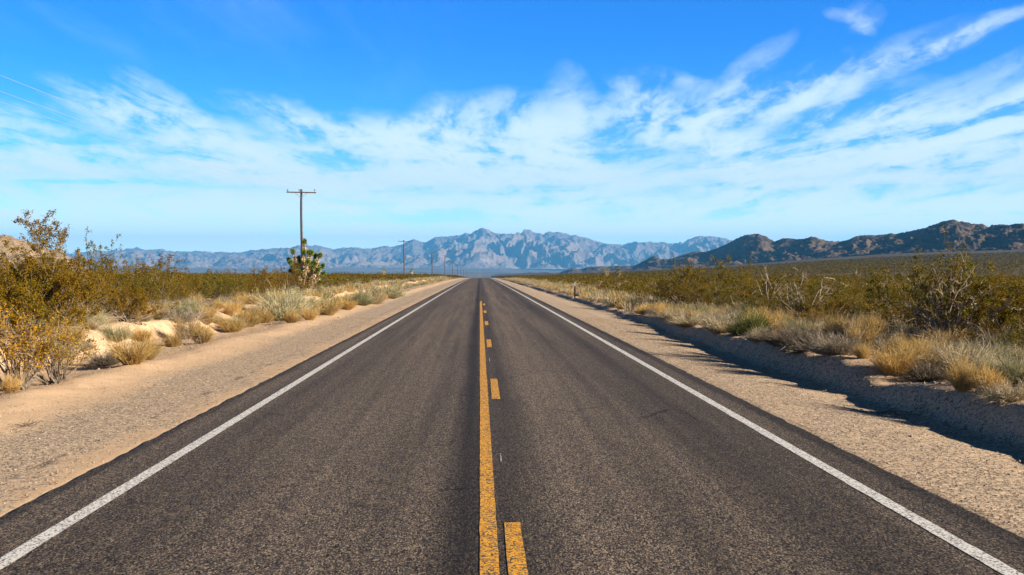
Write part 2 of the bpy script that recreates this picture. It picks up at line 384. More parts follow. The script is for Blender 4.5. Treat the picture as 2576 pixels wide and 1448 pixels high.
M = dict(
    asphalt=mat_asphalt(), white=mat_paint("white road paint", (0.74, 0.73, 0.73), 0.36), yellow=mat_paint("yellow road paint", (0.86, 0.40, 0.008), 0.50),
    ground=mat_ground(),
    far=mat_rock("far mountain rock", (0.25, 0.185, 0.165), (0.18, 0.15, 0.15), (0.40, 0.31, 0.27), 0.0014, 40.0),
    hill=mat_rock("dark hill rock", (0.115, 0.076, 0.052), (0.066, 0.049, 0.033), (0.21, 0.145, 0.105), 0.018, 3.0),
    tan=mat_rock("tan hill rock", (0.36, 0.25, 0.17), (0.28, 0.21, 0.13), (0.42, 0.31, 0.22), 0.12, 2.5),
    creo=mat_leaf("creosote leaves", (0.155, 0.110, 0.006), (0.27, 0.145, 0.008), (0.105, 0.108, 0.010), 0.28),
    creofar=mat_leaf("far creosote leaves", (0.115, 0.080, 0.005), (0.185, 0.100, 0.006), (0.070, 0.068, 0.007), 0.25),
    creoy=mat_leaf("yellow creosote leaves", (0.40, 0.22, 0.015), (0.48, 0.25, 0.02), (0.25, 0.17, 0.015), 0.35),
    stem=mat_plain("grey bark", (0.27, 0.215, 0.17), (0.11, 0.085, 0.065), 14.0),
    dead=mat_plain("bleached dead wood", (0.44, 0.37, 0.31), (0.22, 0.175, 0.14), 9.0),
    straw=mat_leaf("dry straw grass", (0.50, 0.36, 0.15), (0.40, 0.28, 0.12), (0.50, 0.33, 0.12), 0.25),
    pale=mat_leaf("pale dry grass", (0.54, 0.45, 0.30), (0.42, 0.35, 0.25), (0.42, 0.34, 0.21), 0.25),
    sage=mat_leaf("grey green twigs", (0.33, 0.31, 0.17), (0.25, 0.24, 0.13), (0.42, 0.37, 0.24), 0.2),
    grey=mat_leaf("grey dry twigs", (0.26, 0.21, 0.155), (0.17, 0.14, 0.105), (0.32, 0.27, 0.21), 0.15),
    green=mat_leaf("green broom twigs", (0.17, 0.19, 0.055), (0.12, 0.14, 0.04), (0.24, 0.22, 0.08), 0.2),
    jgreen=mat_leaf("joshua leaves", (0.26, 0.32, 0.05), (0.18, 0.24, 0.04), (0.34, 0.36, 0.08), 0.15),
    jtan=mat_leaf("dead joshua leaves", (0.62, 0.50, 0.30), (0.5, 0.38, 0.22), (0.66, 0.52, 0.3), 0.1),
    bark=mat_plain("joshua bark", (0.24, 0.18, 0.13), (0.11, 0.08, 0.06), 10.0),
    pole=mat_plain("creosoted pole wood", (0.13, 0.085, 0.065), (0.05, 0.035, 0.03), 7.0, stretch=(4, 4, 0.4)),
    arm=mat_plain("weathered arm wood", (0.17, 0.11, 0.07), (0.06, 0.042, 0.035), 7.0, stretch=(0.5, 4, 4)),
    iron=mat_plain("galvanised iron", (0.35, 0.36, 0.38), (0.24, 0.25, 0.27), 9.0, 0.5, metal=0.7),
    glassy=mat_plain("brown porcelain", (0.05, 0.03, 0.03), (0.03, 0.02, 0.02), 5.0, 0.25),
    wire=mat_plain("aluminium wire", (0.42, 0.40, 0.42), (0.33, 0.32, 0.34), 5.0, 0.5),
    rust=mat_plain("rusty steel", (0.09, 0.05, 0.035), (0.05, 0.03, 0.025), 12.0, 0.8),
    plate=mat_plain("white reflective plate", (0.42, 0.45, 0.52), (0.34, 0.37, 0.42), 12.0, 0.4),
    pebble=mat_plain("pebbles", (0.46, 0.35, 0.26), (0.22, 0.16, 0.12), 3.0),
)

# ---------------------------------------------------------------- terrain
# foot of the right-hand hills, in tangent of bearing: distance and height
def ax(x): return (np.asarray(x, float) - CX) / F_PX
HB_X = [1240, 1290, 1500, 1738, 1868, 2031, 2230, 2356, 2576, 3200, 4200]
HB_D = [3400, 3200, 2800, 2400, 2200, 1950, 1750, 1600, 1450, 1200, 900]
HB_Y = [696, 694, 689, 674, 666, 653, 640, 635, 630, 612, 600]
HB_Z = [EYE + (680 - y) / F_PX * d for y, d in zip(HB_Y, HB_D)]
def foot_d(a): return np.interp(a, ax(HB_X), HB_D)
def foot_z(a): return np.interp(a, ax(HB_X), HB_Z)
def prof(Y):
    Y = np.abs(Y)
    p = -5.76e-6 * np.minimum(Y, 1736.0) ** 2
    return np.where(Y > 1736, np.interp(Y, [1736, 2400, 4500, 8000, 12000, 17000, 40000], [-17.36, -23, -26, -12, 30, 80, 200]), p)
def ground_z(x, y, detail=True):
    x = np.asarray(x, float); y = np.asarray(y, float); x, y = np.broadcast_arrays(x, y)
    Y = np.abs(y); a = x / np.maximum(Y, 5.0)
    base = prof(Y)
    d0 = 260.0
    df = foot_d(a); zf = foot_z(a)
    t = np.clip((Y - d0) / np.maximum(df - d0, 1), 0, 1.15)
    z0 = prof(d0)
    fan = z0 + (zf - z0) * (0.75 * t + 0.25 * t * t)
    w = sstep(0.0, 0.10, a) * sstep(d0, d0 + 120, Y) * sstep(20, 60, np.abs(x)) * (y > 0)
    base = base * (1 - w) + fan * w
    fade = 1 - sstep(300, 700, Y)
    # left side: shoulder, low ridge of graded sand, eroded bank, raised desert floor
    L = -x
    e = 0.9 * fbm(y * 0.16, 3.1, 5, 4) + 0.5 * fbm(y * 0.6, 1.2, 6, 3)
    zl = np.interp(L, [0, 3.9, 4.1, 6.0, 7.4], [-.07, -.07, -0.015, -0.03, 0.03])
    rid = 0.10 * np.exp(-((L - 7.2 - 0.4 * e) / 0.5) ** 2) * (0.7 + 0.6 * fbm(y * 0.5, x * 0.5, 9, 3))
    bank0 = 9.5 + 0.9 * e
    zl = zl + rid + 0.52 * sstep(0, 1, (L - bank0) / (0.7 + 1.3 * np.clip(fbm(y * 0.22, 8.0, 13, 2) + 0.4, 0.05, 1)))
    zl = zl + 0.10 * sstep(8, 11, L) * fbm(x * 0.8, y * 0.8, 21, 4) + 0.045 * np.exp(-((L - bank0 - 0.5) / 0.8) ** 2) * fbm(x * 2.4, y * 2.4, 23, 3) + 0.018 * sstep(6, 7, L) * fbm(x * 3.5, y * 3.5, 25, 2)
    zl = zl - 0.05 * np.exp(-((L - 8.6) / 0.8) ** 2)
    # right side: shoulder, ditch, windrow of graded earth
    R = x
    q = 0.35 * fbm(y * 0.13, 5.5, 31, 3) + 0.18 * fbm(y * 0.6, 2.5, 33, 3)
    Rw = R + q * sstep(5.5, 6.5, R)
    zr = np.interp(Rw, [0, 4.1, 4.3, 5.6, 6.5, 6.88, 7.0, 7.14, 7.35, 8.4, 9.5, 13], [-.07, -.07, -0.015, -0.06, -0.15, -0.14, 0.02, 0.19, 0.27, 0.28, 0.27, 0.34])
    hb_ = (1 - 0.60 * sstep(24, 62, Y)) * (1 + 0.30 * fbm(y * 0.09, 4.4, 37, 3)) * (1 - 0.5 * np.exp(-((y - 19.5) / 1.1) ** 2) * (y > 0))
    zr = np.where(Rw > 6.85, -0.14 + (zr + 0.14) * hb_, zr) + 0.10 * np.exp(-((Rw - 7.2) / 0.4) ** 2) * fbm(y * 1.5, x * 1.5, 39, 4)
    zr = zr + 0.06 * sstep(6.9, 7.8, Rw) * fbm(x * 1.1, y * 0.7, 41, 4) + 0.10 * sstep(9, 12, R) * fbm(x * 0.7, y * 0.7, 43, 4)
    cross = np.where(x < 0, zl, zr)
    cross = cross + 0.008 * fbm(x * 2.3, y * 2.3, 51, 3) * (np.abs(x) > 4.35)
    z = base + cross * fade + (1 - fade) * np.where(np.abs(x) < 12, -0.1, 0.3)
    z = z + 0.35 * fbm(x * 0.03, y * 0.03, 61, 3) * sstep(15, 60, np.abs(x))
    z = z + sstep(600, 3000, Y) * 2.0 * fbm(x * 0.002, y * 0.002, 71, 4) * sstep(30, 200, np.abs(x))
    return z

def axis(pts):
    out = []
    for (a, b, st) in pts: out.append(np.arange(a, b, st))
    return np.unique(np.round(np.concatenate(out), 4))
gx_pos = np.concatenate([np.arange(0, 4.0, 1.0), np.arange(4.0, 14, 0.11), np.arange(14, 30, 0.4), np.geomspace(30, 18300, 97)])
gx = np.unique(np.concatenate([-gx_pos, gx_pos]))
gy = np.concatenate([-np.geomspace(30, 5000, 26)[::-1], np.arange(-28, 6, 2.0), np.arange(6, 45, 0.13), np.arange(45, 100, 0.4), np.arange(100, 300, 2.0), np.geomspace(300, 19000, 150)])
GX, GY = np.meshgrid(gx, gy)
g = link("ground", grid_mesh("ground", GX, GY, ground_z(GX, GY), M['ground'])); tag(g, kind="structure")

def at(xd, yd, up=0.0):
    """where the ray of a frame pixel meets the ground (used to find the real distance of a plant's foot)"""
    ds = np.geomspace(7, 1500, 4000)
    xs = (xd - CX) / F_PX * ds; zs = EYE - (yd - CY) / F_PX * ds
    g_ = ground_z(xs, ds) + up
    k = np.argmax(zs <= g_) if np.any(zs <= g_) else -1
    return float(xs[k]), float(ds[k]), float(ground_z(xs[k], ds[k]))
def on(x, y): return (float(x), float(y), float(ground_z(x, y)))

# road
def strip(name, x0, x1, y0, y1, up, m, step=None, jag=0.0, skirt=0.0, parent=None, seed=0):
    ys = [y0]
    while ys[-1] < y1 - 1e-6:
        st = step or (0.12 if ys[-1] < 60 and jag else 1.0 if ys[-1] < 100 else 6.0 if ys[-1] < 400 else 15.0)
        ys.append(min(ys[-1] + st, y1))
    ys = np.array(ys); z = prof(ys) + up
    j0 = jag * fbm(ys * 3.0, 0.5, 80 + seed, 4); j1 = jag * fbm(ys * 3.0, 9.5, 90 + seed, 4)
    cols = [(x0 + j0, z)]
    nmid = 1 if (x1 - x0) < 1 else 8
    if skirt: cols = [(x0 + j0 - 0.03, z - skirt)] + cols
    for k in range(1, nmid): cols.append((np.full_like(ys, x0 + (x1 - x0) * k / nmid), z))
    cols.append((x1 + j1, z))
    if skirt: cols.append((x1 + j1 + 0.03, z - skirt))
    X = np.stack([np.broadcast_to(c[0], ys.shape) for c in cols], 1); Z = np.stack([c[1] for c in cols], 1)
    return link(name, grid_mesh(name, X, np.repeat(ys[:, None], X.shape[1], 1), Z, m, False), parent)
road = strip("road", -4.02, 4.22, -60, 1720, 0.02, M['asphalt'], jag=0.045, skirt=0.08); tag(road, kind="structure")
LINE_Z = 0.0245
strip("edge_line", -3.46, -3.32, -60, 1500, LINE_Z, M['white'], jag=0.008, parent=road, seed=1)
strip("edge_line", 3.57, 3.71, -60, 1500, LINE_Z, M['white'], jag=0.008, parent=road, seed=2)
strip("centre_line", 0.0, 0.135, -60, 75.5, LINE_Z, M['yellow'], jag=0.008, parent=road, seed=3)
for k in range(-2, 6):
    y0 = 5.75 + 12.1 * k
    strip("centre_dash", 0.195, 0.33, y0, y0 + 3.35, LINE_Z, M['yellow'], step=0.2, jag=0.01, parent=road, seed=10 + k)

strip('paint_fleck', 0.228, 0.236, 12.0, 12.55, LINE_Z, M['white'], step=0.05, jag=0.012, parent=road, seed=40)
strip('paint_fleck', 0.220, 0.230, 25.2, 26.2, LINE_Z, M['white'], step=0.1, jag=0.012, parent=road, seed=41)

# ---------------------------------------------------------------- mountain ranges
def make_range(name, sky, yb, yc, zb, a0, a1, na, nt, mat, prm):
    """a range whose crest follows a skyline; sky = [(frame x, frame y)], yb / yc distance of foot and crest"""
    sx, sy = np.array(sky, float).T
    a = np.linspace(a0, a1, na); t = np.concatenate([np.linspace(0, 1, nt), 1 + np.linspace(0, 1, nt // 4)[1:] * 0.7])
    A, T = np.meshgrid(a, t)
    YB, YC, ZB = yb(A), yc(A), zb(A)
    Y = YB + (YC - YB) * T; X = A * Y
    zsky = EYE + (CY - np.interp(A * F_PX + CX, sx, sy)) / F_PX * YC
    S = prm['s']
    wx = X + S * 0.35 * fbm(X / S / 1.7, Y / S / 1.7, 200 + prm['seed'], 3)
    lean = prm.get('lean', 0.35)
    r1 = ridged((wx + lean * Y) / S, Y / (S * prm.get('str', 2.6)), 210 + prm['seed'], 6, prm.get('gain', 0.56))
    r2 = ridged((wx - 0.5 * lean * Y) / (S * 0.36), Y / (S * 0.8), 230 + prm['seed'], 5, 0.6)
    Tc = np.clip(T, 0, 1)
    k0, k1 = prm.get('knee', (0.5, 0.28))
    f = np.interp(Tc, [0, k0 * 0.5, k0, 1], [0, k1 * 0.35, k1, 1])
    am = prm.get('amp', 0.5) * np.sin(np.pi * np.clip(Tc, 0, 1) ** 0.9) ** 0.8
    rel = f + am * ((r1 - 0.55) * 1.3 + (r2 - 0.5) * 0.65)
    cap = f + (1 - f) * 0.93
    rel = np.minimum(rel, 1 - (1 - Tc) * prm.get('cap', 0.35))
    back = np.clip(T - 1, 0, 1)
    rel = np.where(T > 1, 1 - back * 1.4 + 0.25 * np.sin(np.clip(back, 0, .7) * 4) * (r1 - 0.6), rel)
    Z = ZB + (zsky - ZB) * rel
    Z = Z + (T > 0.02) * prm.get('fine', 3.0) * fbm(X / (S * 0.06), Y / (S * 0.06), 250 + prm['seed'], 3)
    Z = Z - (1 - sstep(0, 0.05, T)) * prm.get('sink', 6.0)
    return tag(link(name, grid_mesh(name, X, Y, Z, mat, True)), kind="structure")

def seg2(pts): return [(579.6 + .2669 * a, 450.8 + .2669 * b) for a, b in pts]
def seg3(pts): return [(1094.8 + .3 * a, 547.4 + .3 * b) for a, b in pts]
def seg4(pts): return [(1738.8 + .325 * a, 515.2 + .325 * b) for a, b in pts]
sky_far = [(-900, 650), (-400, 640), (-100, 650), (100, 648), (235, 634), (270, 633), (310, 630), (327, 627), (356, 625), (374, 629), (423, 629), (441, 634), (495, 633), (534, 636), (560, 635)]
sky_far += seg2([(0, 692), (100, 697), (200, 675), (350, 665), (500, 655), (580, 650), (640, 632), (720, 628), (820, 632), (900, 645), (970, 662), (1040, 658), (1100, 645), (1200, 655), (1240, 662), (1330, 658), (1370, 650), (1480, 635), (1520, 645), (1620, 622), (1660, 600), (1720, 572), (1780, 590), (1840, 600), (1900, 565)])
sky_far += seg3([(0, 165), (60, 160), (100, 165), (160, 155), (215, 145), (255, 138), (295, 140), (320, 120), (360, 108), (390, 100), (403, 97), (412, 108), (450, 115), (500, 140), (540, 148), (590, 145), (620, 132), (680, 140), (720, 125), (750, 110), (770, 103), (795, 103), (820, 122), (850, 135), (880, 134), (905, 148), (930, 132), (950, 122), (1010, 126), (1060, 128), (1110, 145), (1160, 145), (1200, 160), (1240, 172), (1300, 185), (1340, 203), (1380, 215), (1430, 226), (1460, 232), (1520, 230), (1570, 235), (1610, 222), (1660, 212), (1700, 210), (1760, 203), (1840, 212), (1930, 212), (2020, 218), (2060, 210), (2090, 215), (2130, 190), (2180, 170), (2230, 162), (2290, 164), (2350, 162), (2400, 168), (2430, 172), (2470, 185), (2505, 205), (2560, 225)])
sky_far += [(1900, 640), (2100, 650), (2600, 655)]
make_range("mountains", sky_far, lambda a: 11200 + 0 * a, lambda a: 15600 - 500 * np.cos(a * 9), lambda a: 18 + 0 * a, -0.62, 0.36, 1500, 230, M['far'],
           dict(s=1050, seed=1, lean=-0.30, amp=1.0, knee=(0.62, 0.26), cap=0.14, fine=20, str=2.2))

sky_hill = [(1230, 694)] + seg3([(650, 488), (700, 480), (740, 470), (800, 462), (860, 468), (940, 462), (1030, 478), (1080, 450), (1150, 428), (1200, 436), (1230, 440), (1270, 423), (1330, 416), (1400, 412), (1440, 420), (1500, 410), (1550, 405), (1600, 410), (1660, 412), (1750, 370), (1790, 345), (1840, 325), (1870, 335), (1900, 352), (1950, 352), (2000, 345), (2080, 318), (2170, 292), (2230, 290)])
sky_hill += seg4([(120, 370), (180, 350), (230, 330), (280, 310), (330, 280), (380, 255), (440, 235), (490, 227), (530, 225), (560, 235), (600, 250), (630, 268), (660, 283), (720, 262), (760, 258), (830, 268), (900, 262), (940, 248), (990, 255), (1020, 268), (1060, 278), (1110, 283), (1180, 282), (1220, 280), (1260, 262), (1300, 245), (1380, 237), (1470, 240), (1520, 232), (1580, 222), (1620, 225), (1700, 208), (1780, 195), (1840, 175), (1900, 160), (1960, 132), (2010, 117), (2080, 117), (2150, 135), (2250, 150), (2310, 148), (2340, 165), (2430, 158), (2576, 158)])
sky_hill += [(2700, 560), (2850, 545), (3050, 560), (3400, 530), (4200, 560), (5000, 590), (5900, 640)]
make_range("hills", sky_hill, lambda a: foot_d(a), lambda a: foot_d(a) * 1.30 + 60, lambda a: foot_z(a), float(ax(1245)), 1.7, 1900, 190, M['hill'],
           dict(s=165, seed=4, lean=0.65, amp=0.82, knee=(0.35, 0.14), cap=0.30, fine=2.6, sink=2.5, str=1.8))
sky_left = [(-1200, 640), (-700, 600), (-300, 570), (-120, 588), (0, 594), (22, 592), (53, 600), (90, 612), (120, 622), (160, 633), (195, 655), (215, 672), (260, 690), (300, 700)]
make_range("hill", sky_left, lambda a: 560 + 0 * a, lambda a: 760 + 0 * a, lambda a: -3 + 0 * a, -0.9, float(ax(290)), 420, 120, M['tan'],
           dict(s=60, seed=9, lean=-0.3, amp=0.6, knee=(0.3, 0.2), cap=0.35, fine=1.6, sink=2))

# ---------------------------------------------------------------- haze
hm = bpy.data.materials.new("haze"); hm.use_nodes = True
hn = NT(hm.node_tree); hn.n.clear(); ho = hn.node('ShaderNodeOutputMaterial'); hv = hn.node('ShaderNodeVolumePrincipled')
hv.inputs['Color'].default_value = (0.12, 0.47, 1.0, 1); hv.inputs['Density'].default_value = 7.6e-5
hv.inputs['Anisotropy'].default_value = 0.0
hn.l.new(hv.outputs[0], ho.inputs['Volume'])
hb = MB(); hb.box((0, 7000, 270), (18600, 12400, 315))
tag(link("haze", hb.mesh("haze", hm)), kind="stuff")

# ---------------------------------------------------------------- plants: shapes
def curve(rng, p, d, L, n, wig=0.25, up=0.0):
    pts = [np.array(p, float)]; d = unit(np.array(d, float)); st = L / n
    for k in range(n):
        d = unit(d + rng.normal(0, wig, 3) * 0.6 + np.array([0, 0, up]))
        pts.append(pts[-1] + d * st)
    return np.array(pts), d
def quads(mb, c, size, rng, aspect=0.55, upbias=0.0, mi=0):
    c = np.asarray(c, float); n = len(c)
    if n == 0: return
    u = rng.normal(0, 1, (n, 3)); u[:, 2] += upbias; u = unit(u)
    w = unit(np.cross(u, rng.normal(0, 1, (n, 3))))
    s = size * rng.uniform(0.6, 1.35, (n, 1))
    v = np.stack([c - u * s, c - w * s * aspect, c + u * s, c + w * s * aspect], 1).reshape(-1, 3)
    mb.add(v, np.arange(n * 4).reshape(n, 4), mi)
def blades(mb, base, dirs, L, w, rng, bend=0.3, mi=0):
    """thin bent strips: each one quad and one triangle"""
    n = len(base); dirs = unit(dirs); side = unit(np.cross(dirs, rng.normal(0, 1, (n, 3)))) * (w / 2)
    out = np.stack([dirs[:, 0], dirs[:, 1], np.zeros(n)], 1) * bend - np.array([0, 0, 1]) * bend * 0.5
    L = L[:, None]; mid = base + dirs * L * 0.55; tip = mid + unit(dirs + out + rng.normal(0, 0.15, (n, 3))) * L * 0.45
    v = np.stack([base - side, base + side, mid + side * 0.75, mid - side * 0.75, tip], 1).reshape(-1, 3)
    k = np.arange(n)[:, None] * 5
    mb.add(v, k + np.array([[0, 1, 2, 3]]), mi)
    s = mb.n - n * 5
    mb.f[3].append(np.arange(n)[:, None] * 5 + s + np.array([[3, 2, 4]])); mb.mi[3].append(np.full(n, mi))

def creosote(seed, H=1.7, nst=20, leaf=0.030, nleaf=11, tall=0, low=12, high=68, mat='creo', twigs=5, tallk=1.45):
    """woody stems fanning out of one base, small leaves in clumps on the outer twigs"""
    rng = np.random.default_rng(seed); st = MB(); lf = MB(); lc = []
    for i in range(nst + tall):
        th = rng.uniform(0, 2 * math.pi) if i >= nst else (i + rng.uniform(0, 1)) / nst * 2 * math.pi * 3.0
        tl = math.radians(rng.uniform(low, high)) if i < nst else math.radians(rng.uniform(0, 22))
        L = H * rng.uniform(0.75, 1.12) * (1.0 if i < nst else tallk)
        d = (math.sin(tl) * math.cos(th), math.sin(tl) * math.sin(th), math.cos(tl))
        b = (rng.normal(0, 0.07), rng.normal(0, 0.07), -0.05)
        P, de = curve(rng, b, d, L, 7, 0.22, 0.055 if i < nst else 0.02)
        st.tube(P, np.linspace(0.021, 0.004, 8) * rng.uniform(.7, 1.3), 3)
        for j in range(twigs if i < nst else twigs - 1):
            k = rng.integers(3, 8); P2, d2 = curve(rng, P[k], unit(P[k] - P[k - 1]) + rng.normal(0, 0.55, 3) + [0, 0, .2], H * rng.uniform(0.18, 0.42), 4, 0.3, 0.08)
            st.tube(P2, np.linspace(0.006, 0.002, 5), 3)
            for q in range(3):
                k2 = rng.integers(1, 5); P3, d3 = curve(rng, P2[k2], unit(P2[k2] - P2[k2 - 1]) + rng.normal(0, 0.6, 3) + [0, 0, .25], H * rng.uniform(0.07, 0.17), 2, 0.3, 0.1)
                st.tube(P3, [0.003, 0.002, 0.0015], 3)
                t = rng.uniform(0.2, 1, (nleaf, 1)) * 2; kk = np.minimum(t.astype(int), 1)[:, 0]
                lc.append(P3[kk] + (P3[kk + 1] - P3[kk]) * (t - kk[:, None]) + rng.normal(0, 0.028, (nleaf, 3)))
            lc.append(P2[-1] + rng.normal(0, 0.05, (nleaf, 3)))
    quads(lf, np.concatenate(lc), leaf, rng, 0.6)
    return st.mesh("stems", M['stem']), lf.mesh("foliage", M[mat])
def tuft(seed, mat, H=0.6, R=0.35, n=900, w=0.007, tilt=50, bend=0.35, leaves=0, leaf=0.012, name="grass_clump"):
    rng = np.random.default_rng(seed); mb = MB()
    th = rng.uniform(0, 2 * np.pi, n); tl = np.radians(tilt) * rng.uniform(0, 1, n) ** 0.7
    r0 = R * 0.35 * rng.uniform(0, 1, n) ** 0.5
    base = np.stack([r0 * np.cos(th), r0 * np.sin(th), np.full(n, -0.03)], 1)
    lob = 0.8 + 0.35 * np.sin(th * 2 + seed) * np.sin(tl * 3) + 0.2 * np.sin(th * 5 + seed * 2)
    d = np.stack([np.sin(tl) * np.cos(th + rng.normal(0, .4, n)), np.sin(tl) * np.sin(th + rng.normal(0, .4, n)), np.cos(tl)], 1)
    L = H * rng.uniform(0.45, 1.05, n) * lob
    blades(mb, base, d, L, w, rng, bend)
    # finer twigs starting part way up
    k = rng.integers(0, n, n * 2); f = rng.uniform(0.3, 0.85, (n * 2, 1))
    blades(mb, base[k] + d[k] * L[k][:, None] * f, d[k] + rng.normal(0, 0.45, (n * 2, 3)), L[k] * rng.uniform(0.15, 0.4, n * 2), w * 0.7, rng, bend)
    if leaves:
        k = rng.integers(0, n, leaves); f = rng.uniform(0.45, 1.0, (leaves, 1))
        quads(mb, base[k] + d[k] * L[k][:, None] * f + rng.normal(0, 0.02, (leaves, 3)), leaf, rng, 0.4, 1.0)
    return mb.mesh(name, M[mat])
def dead_shrub(seed, H=1.4, n=16, arch=0.10, r=0.02):
    rng = np.random.default_rng(seed); st = MB()
    for i in range(n):
        th = rng.uniform(0, 2 * math.pi); tl = math.radians(rng.uniform(10, 65))
        P, d = curve(rng, (rng.normal(0, .1), rng.normal(0, .1), -.05), (math.sin(tl) * math.cos(th), math.sin(tl) * math.sin(th), math.cos(tl)), H * rng.uniform(.7, 1.3), 9, 0.22, -arch * rng.uniform(0, 2))
        P[:, 2] = np.maximum(P[:, 2], np.where(np.arange(10) > 0, 0.03, -0.05))
        st.tube(P, np.linspace(r, r * 0.3, 10) * rng.uniform(.6, 1.2), 4)
        for j in range(5):
            k = rng.integers(3, 10); P2, _ = curve(rng, P[k], unit(P[k] - P[k - 1]) + rng.normal(0, .6, 3), H * rng.uniform(.15, .4), 4, .35, -0.02)
            st.tube(P2, np.linspace(r * .4, r * .12, 5), 3)
            for q in range(2):
                P3, _ = curve(rng, P2[rng.integers(1, 5)], rng.normal(0, 1, 3) + [0, 0, .3], H * rng.uniform(.06, .16), 3, .35)
                st.tube(P3, np.linspace(r * .2, r * .1, 4), 3)
    return st.mesh("dead_branches", M['dead'])

CREO = [creosote(100 + i, H=1.45 + 0.1 * i, nst=[18, 22, 16, 24, 20, 26][i], nleaf=15, leaf=0.028, tall=0, low=[8, 20, 5, 15, 25, 10][i], high=[66, 74, 60, 72, 78, 70][i]) for i in range(6)]
TUFT = dict(
    straw=[tuft(200 + i, 'straw', 0.62, 0.4, 1000, 0.008, 48) for i in range(3)],
    pale=[tuft(210 + i, 'pale', 0.5, 0.45, 1000, 0.008, 68, 0.5) for i in range(3)],
    grey=[tuft(220 + i, 'grey', 0.55, 0.5, 1100, 0.008, 75, 0.2, 600, 0.014) for i in range(3)],
    sage=[tuft(230 + i, 'sage', 1.0, 0.7, 1500, 0.011, 72, 0.1, 2500, 0.020) for i in range(3)],
    green=[tuft(240 + i, 'green', 0.85, 0.6, 1800, 0.010, 74, 0.15, 1200, 0.018) for i in range(2)])
NAMES = dict(straw=("grass_clump", "grass clump"), pale=("bunchgrass", "grass clump"), grey=("twiggy_shrub", "dry shrub"), sage=("sage_shrub", "shrub"), green=("broom_shrub", "shrub"))

PLACED = []     # (x, y, radius) of what already stands, so the random filling keeps clear of it
def bush(pair, loc, s, rz, label, group=None, name="creosote_bush", cat="bush", sz=None):
    e = link(name, None, None, loc); e.rotation_euler = (0, 0, rz); e.scale = (s, s, sz or s)
    tag(e, label, cat, group)
    link("stems", pair[0], e); link("foliage", pair[1], e)
    PLACED.append((loc[0], loc[1], s * 0.8)); return e
def clump(kind, loc, s, rz, label, group=None, sz=None):
    v = TUFT[kind]; nm, cat = NAMES[kind]
    o = link(nm, v[random.randrange(len(v))], None, loc); o.rotation_euler = (random.gauss(0, .09), random.gauss(0, .09), rz); o.scale = (s * random.uniform(.82, 1.25), s * random.uniform(.82, 1.25), (sz or s) * random.uniform(.85, 1.15))
    tag(o, label, cat, group); PLACED.append((loc[0], loc[1], s * 0.35)); return o
def dead(mesh, loc, s, rz, label, group=None):
    o = link("dead_bush", mesh, None, loc); o.rotation_euler = (0, 0, rz); o.scale = (s, s, s)
    tag(o, label, "dead bush", group); PLACED.append((loc[0], loc[1], s * 0.5)); return o

# ---------------------------------------------------------------- the plants one can point to
def px_h(p, hpx): return hpx / F_PX * p[1]
hero = creosote(11, H=1.62, nst=38, leaf=0.023, nleaf=27, tall=8, tallk=1.62, low=15, high=80, twigs=7)
p = on(-11.0, 28.5); bush(hero, p, 1.0, 0.4, "largest creosote bush on the left bank, with wispy tall branches against the sky")
hero2 = creosote(12, H=1.5, nst=30, leaf=0.023, nleaf=26, tall=0, low=25, high=82, twigs=6)
bush(hero2, on(-11.0, 25.5), 0.98, 2.0, "dense creosote bush at the left edge in front of the largest one", sz=0.86)
bush(hero2, on(-12.5, 31.0), 1.1, 1.0, "creosote bush behind the largest one, at the left edge", sz=0.95)
bush(hero2, on(-10.6, 33.5), 0.72, 3.6, "creosote bush leaning over the bank edge right of the largest one", sz=0.62)
cy = creosote(13, H=0.90, nst=22, leaf=0.020, nleaf=5, tall=2, low=10, high=66, mat='creoy', twigs=5)
p = at(60, 978); bush(cy, p, 1.25, 0.3, "small yellow leafed creosote bush on the sand at the left edge", sz=1.25)
p = at(150, 962); bush(cy, p, 0.95, 2.3, "low yellow leafed bush beside the small yellow one at the left edge", sz=0.9)
tall1 = creosote(14, H=2.0, nst=16, leaf=0.036, nleaf=10, tall=4, low=5, high=50)
bush(tall1, on(-28.0 * 0.5 * 1.25, 46.0), 1.0, 0.0, "tall thin creosote bush standing over the flat scrub left of the joshua tree")
bush(tall1, on(-22.5, 66.0), 1.15, 2.0, "thin creosote bush rising above the scrub behind the broom shrub")
p = at(2392, 868); heroR = creosote(15, H=1.75, nst=38, leaf=0.025, nleaf=13, tall=1, low=15, high=80, twigs=6)
bush(heroR, p, 0.98, 0.9, "largest creosote bush on the right, with a tangle of bare grey stems at its base")
p = at(2575, 868); bush(hero2, p, 0.9, 4.0, "creosote bush at the right edge beside the largest one")
p = at(1725, 772); bush(creosote(16, H=1.8, nst=28, leaf=0.025, nleaf=20, tall=0, low=12, high=72, twigs=6), p, 1.15, 0.2, "round creosote bush behind the dry grass right of the marker post")
p = at(1960, 790); bush(hero2, p, 1.05, 5.2, "dark creosote bush under the arching bleached branches")
p = at(1840, 775); bush(CREO[5], p, 1.15, 1.2, "creosote bush between the round one and the arching bleached branches")
p = at(2065, 835); bush(cy, p, 0.75, 1.2, "small orange leafed bush among the grey twigs on the right", sz=0.6)
dm = dead_shrub(31, 1.75, 20, 0.10, 0.026)
p = at(1950, 795); dead(dm, p, 1.1, 0.3, "dead bush with long bleached arching branches on the right")
dm2 = dead_shrub(32, 1.4, 24, 0.05, 0.022)
p = at(2030, 812); dead(dm2, p, 1.05, 1.3, "dead bush of upright grey stems right of the arching branches")
p = at(2410, 872); dead(dm2, p, 1.1, 2.6, "dead grey branches spreading under the largest right-hand bush")
p = at(2440, 866); dead(dead_shrub(33, 1.9, 7, -0.02, 0.02), p, 1.0, 4.2, "few tall bare branches standing out of the largest right-hand bush")
p = at(470, 868); dead(dead_shrub(34, 0.6, 22, 0.0, 0.007), p, 1.0, 0.5, "small dead twig bush on the sand beside the orange grass")
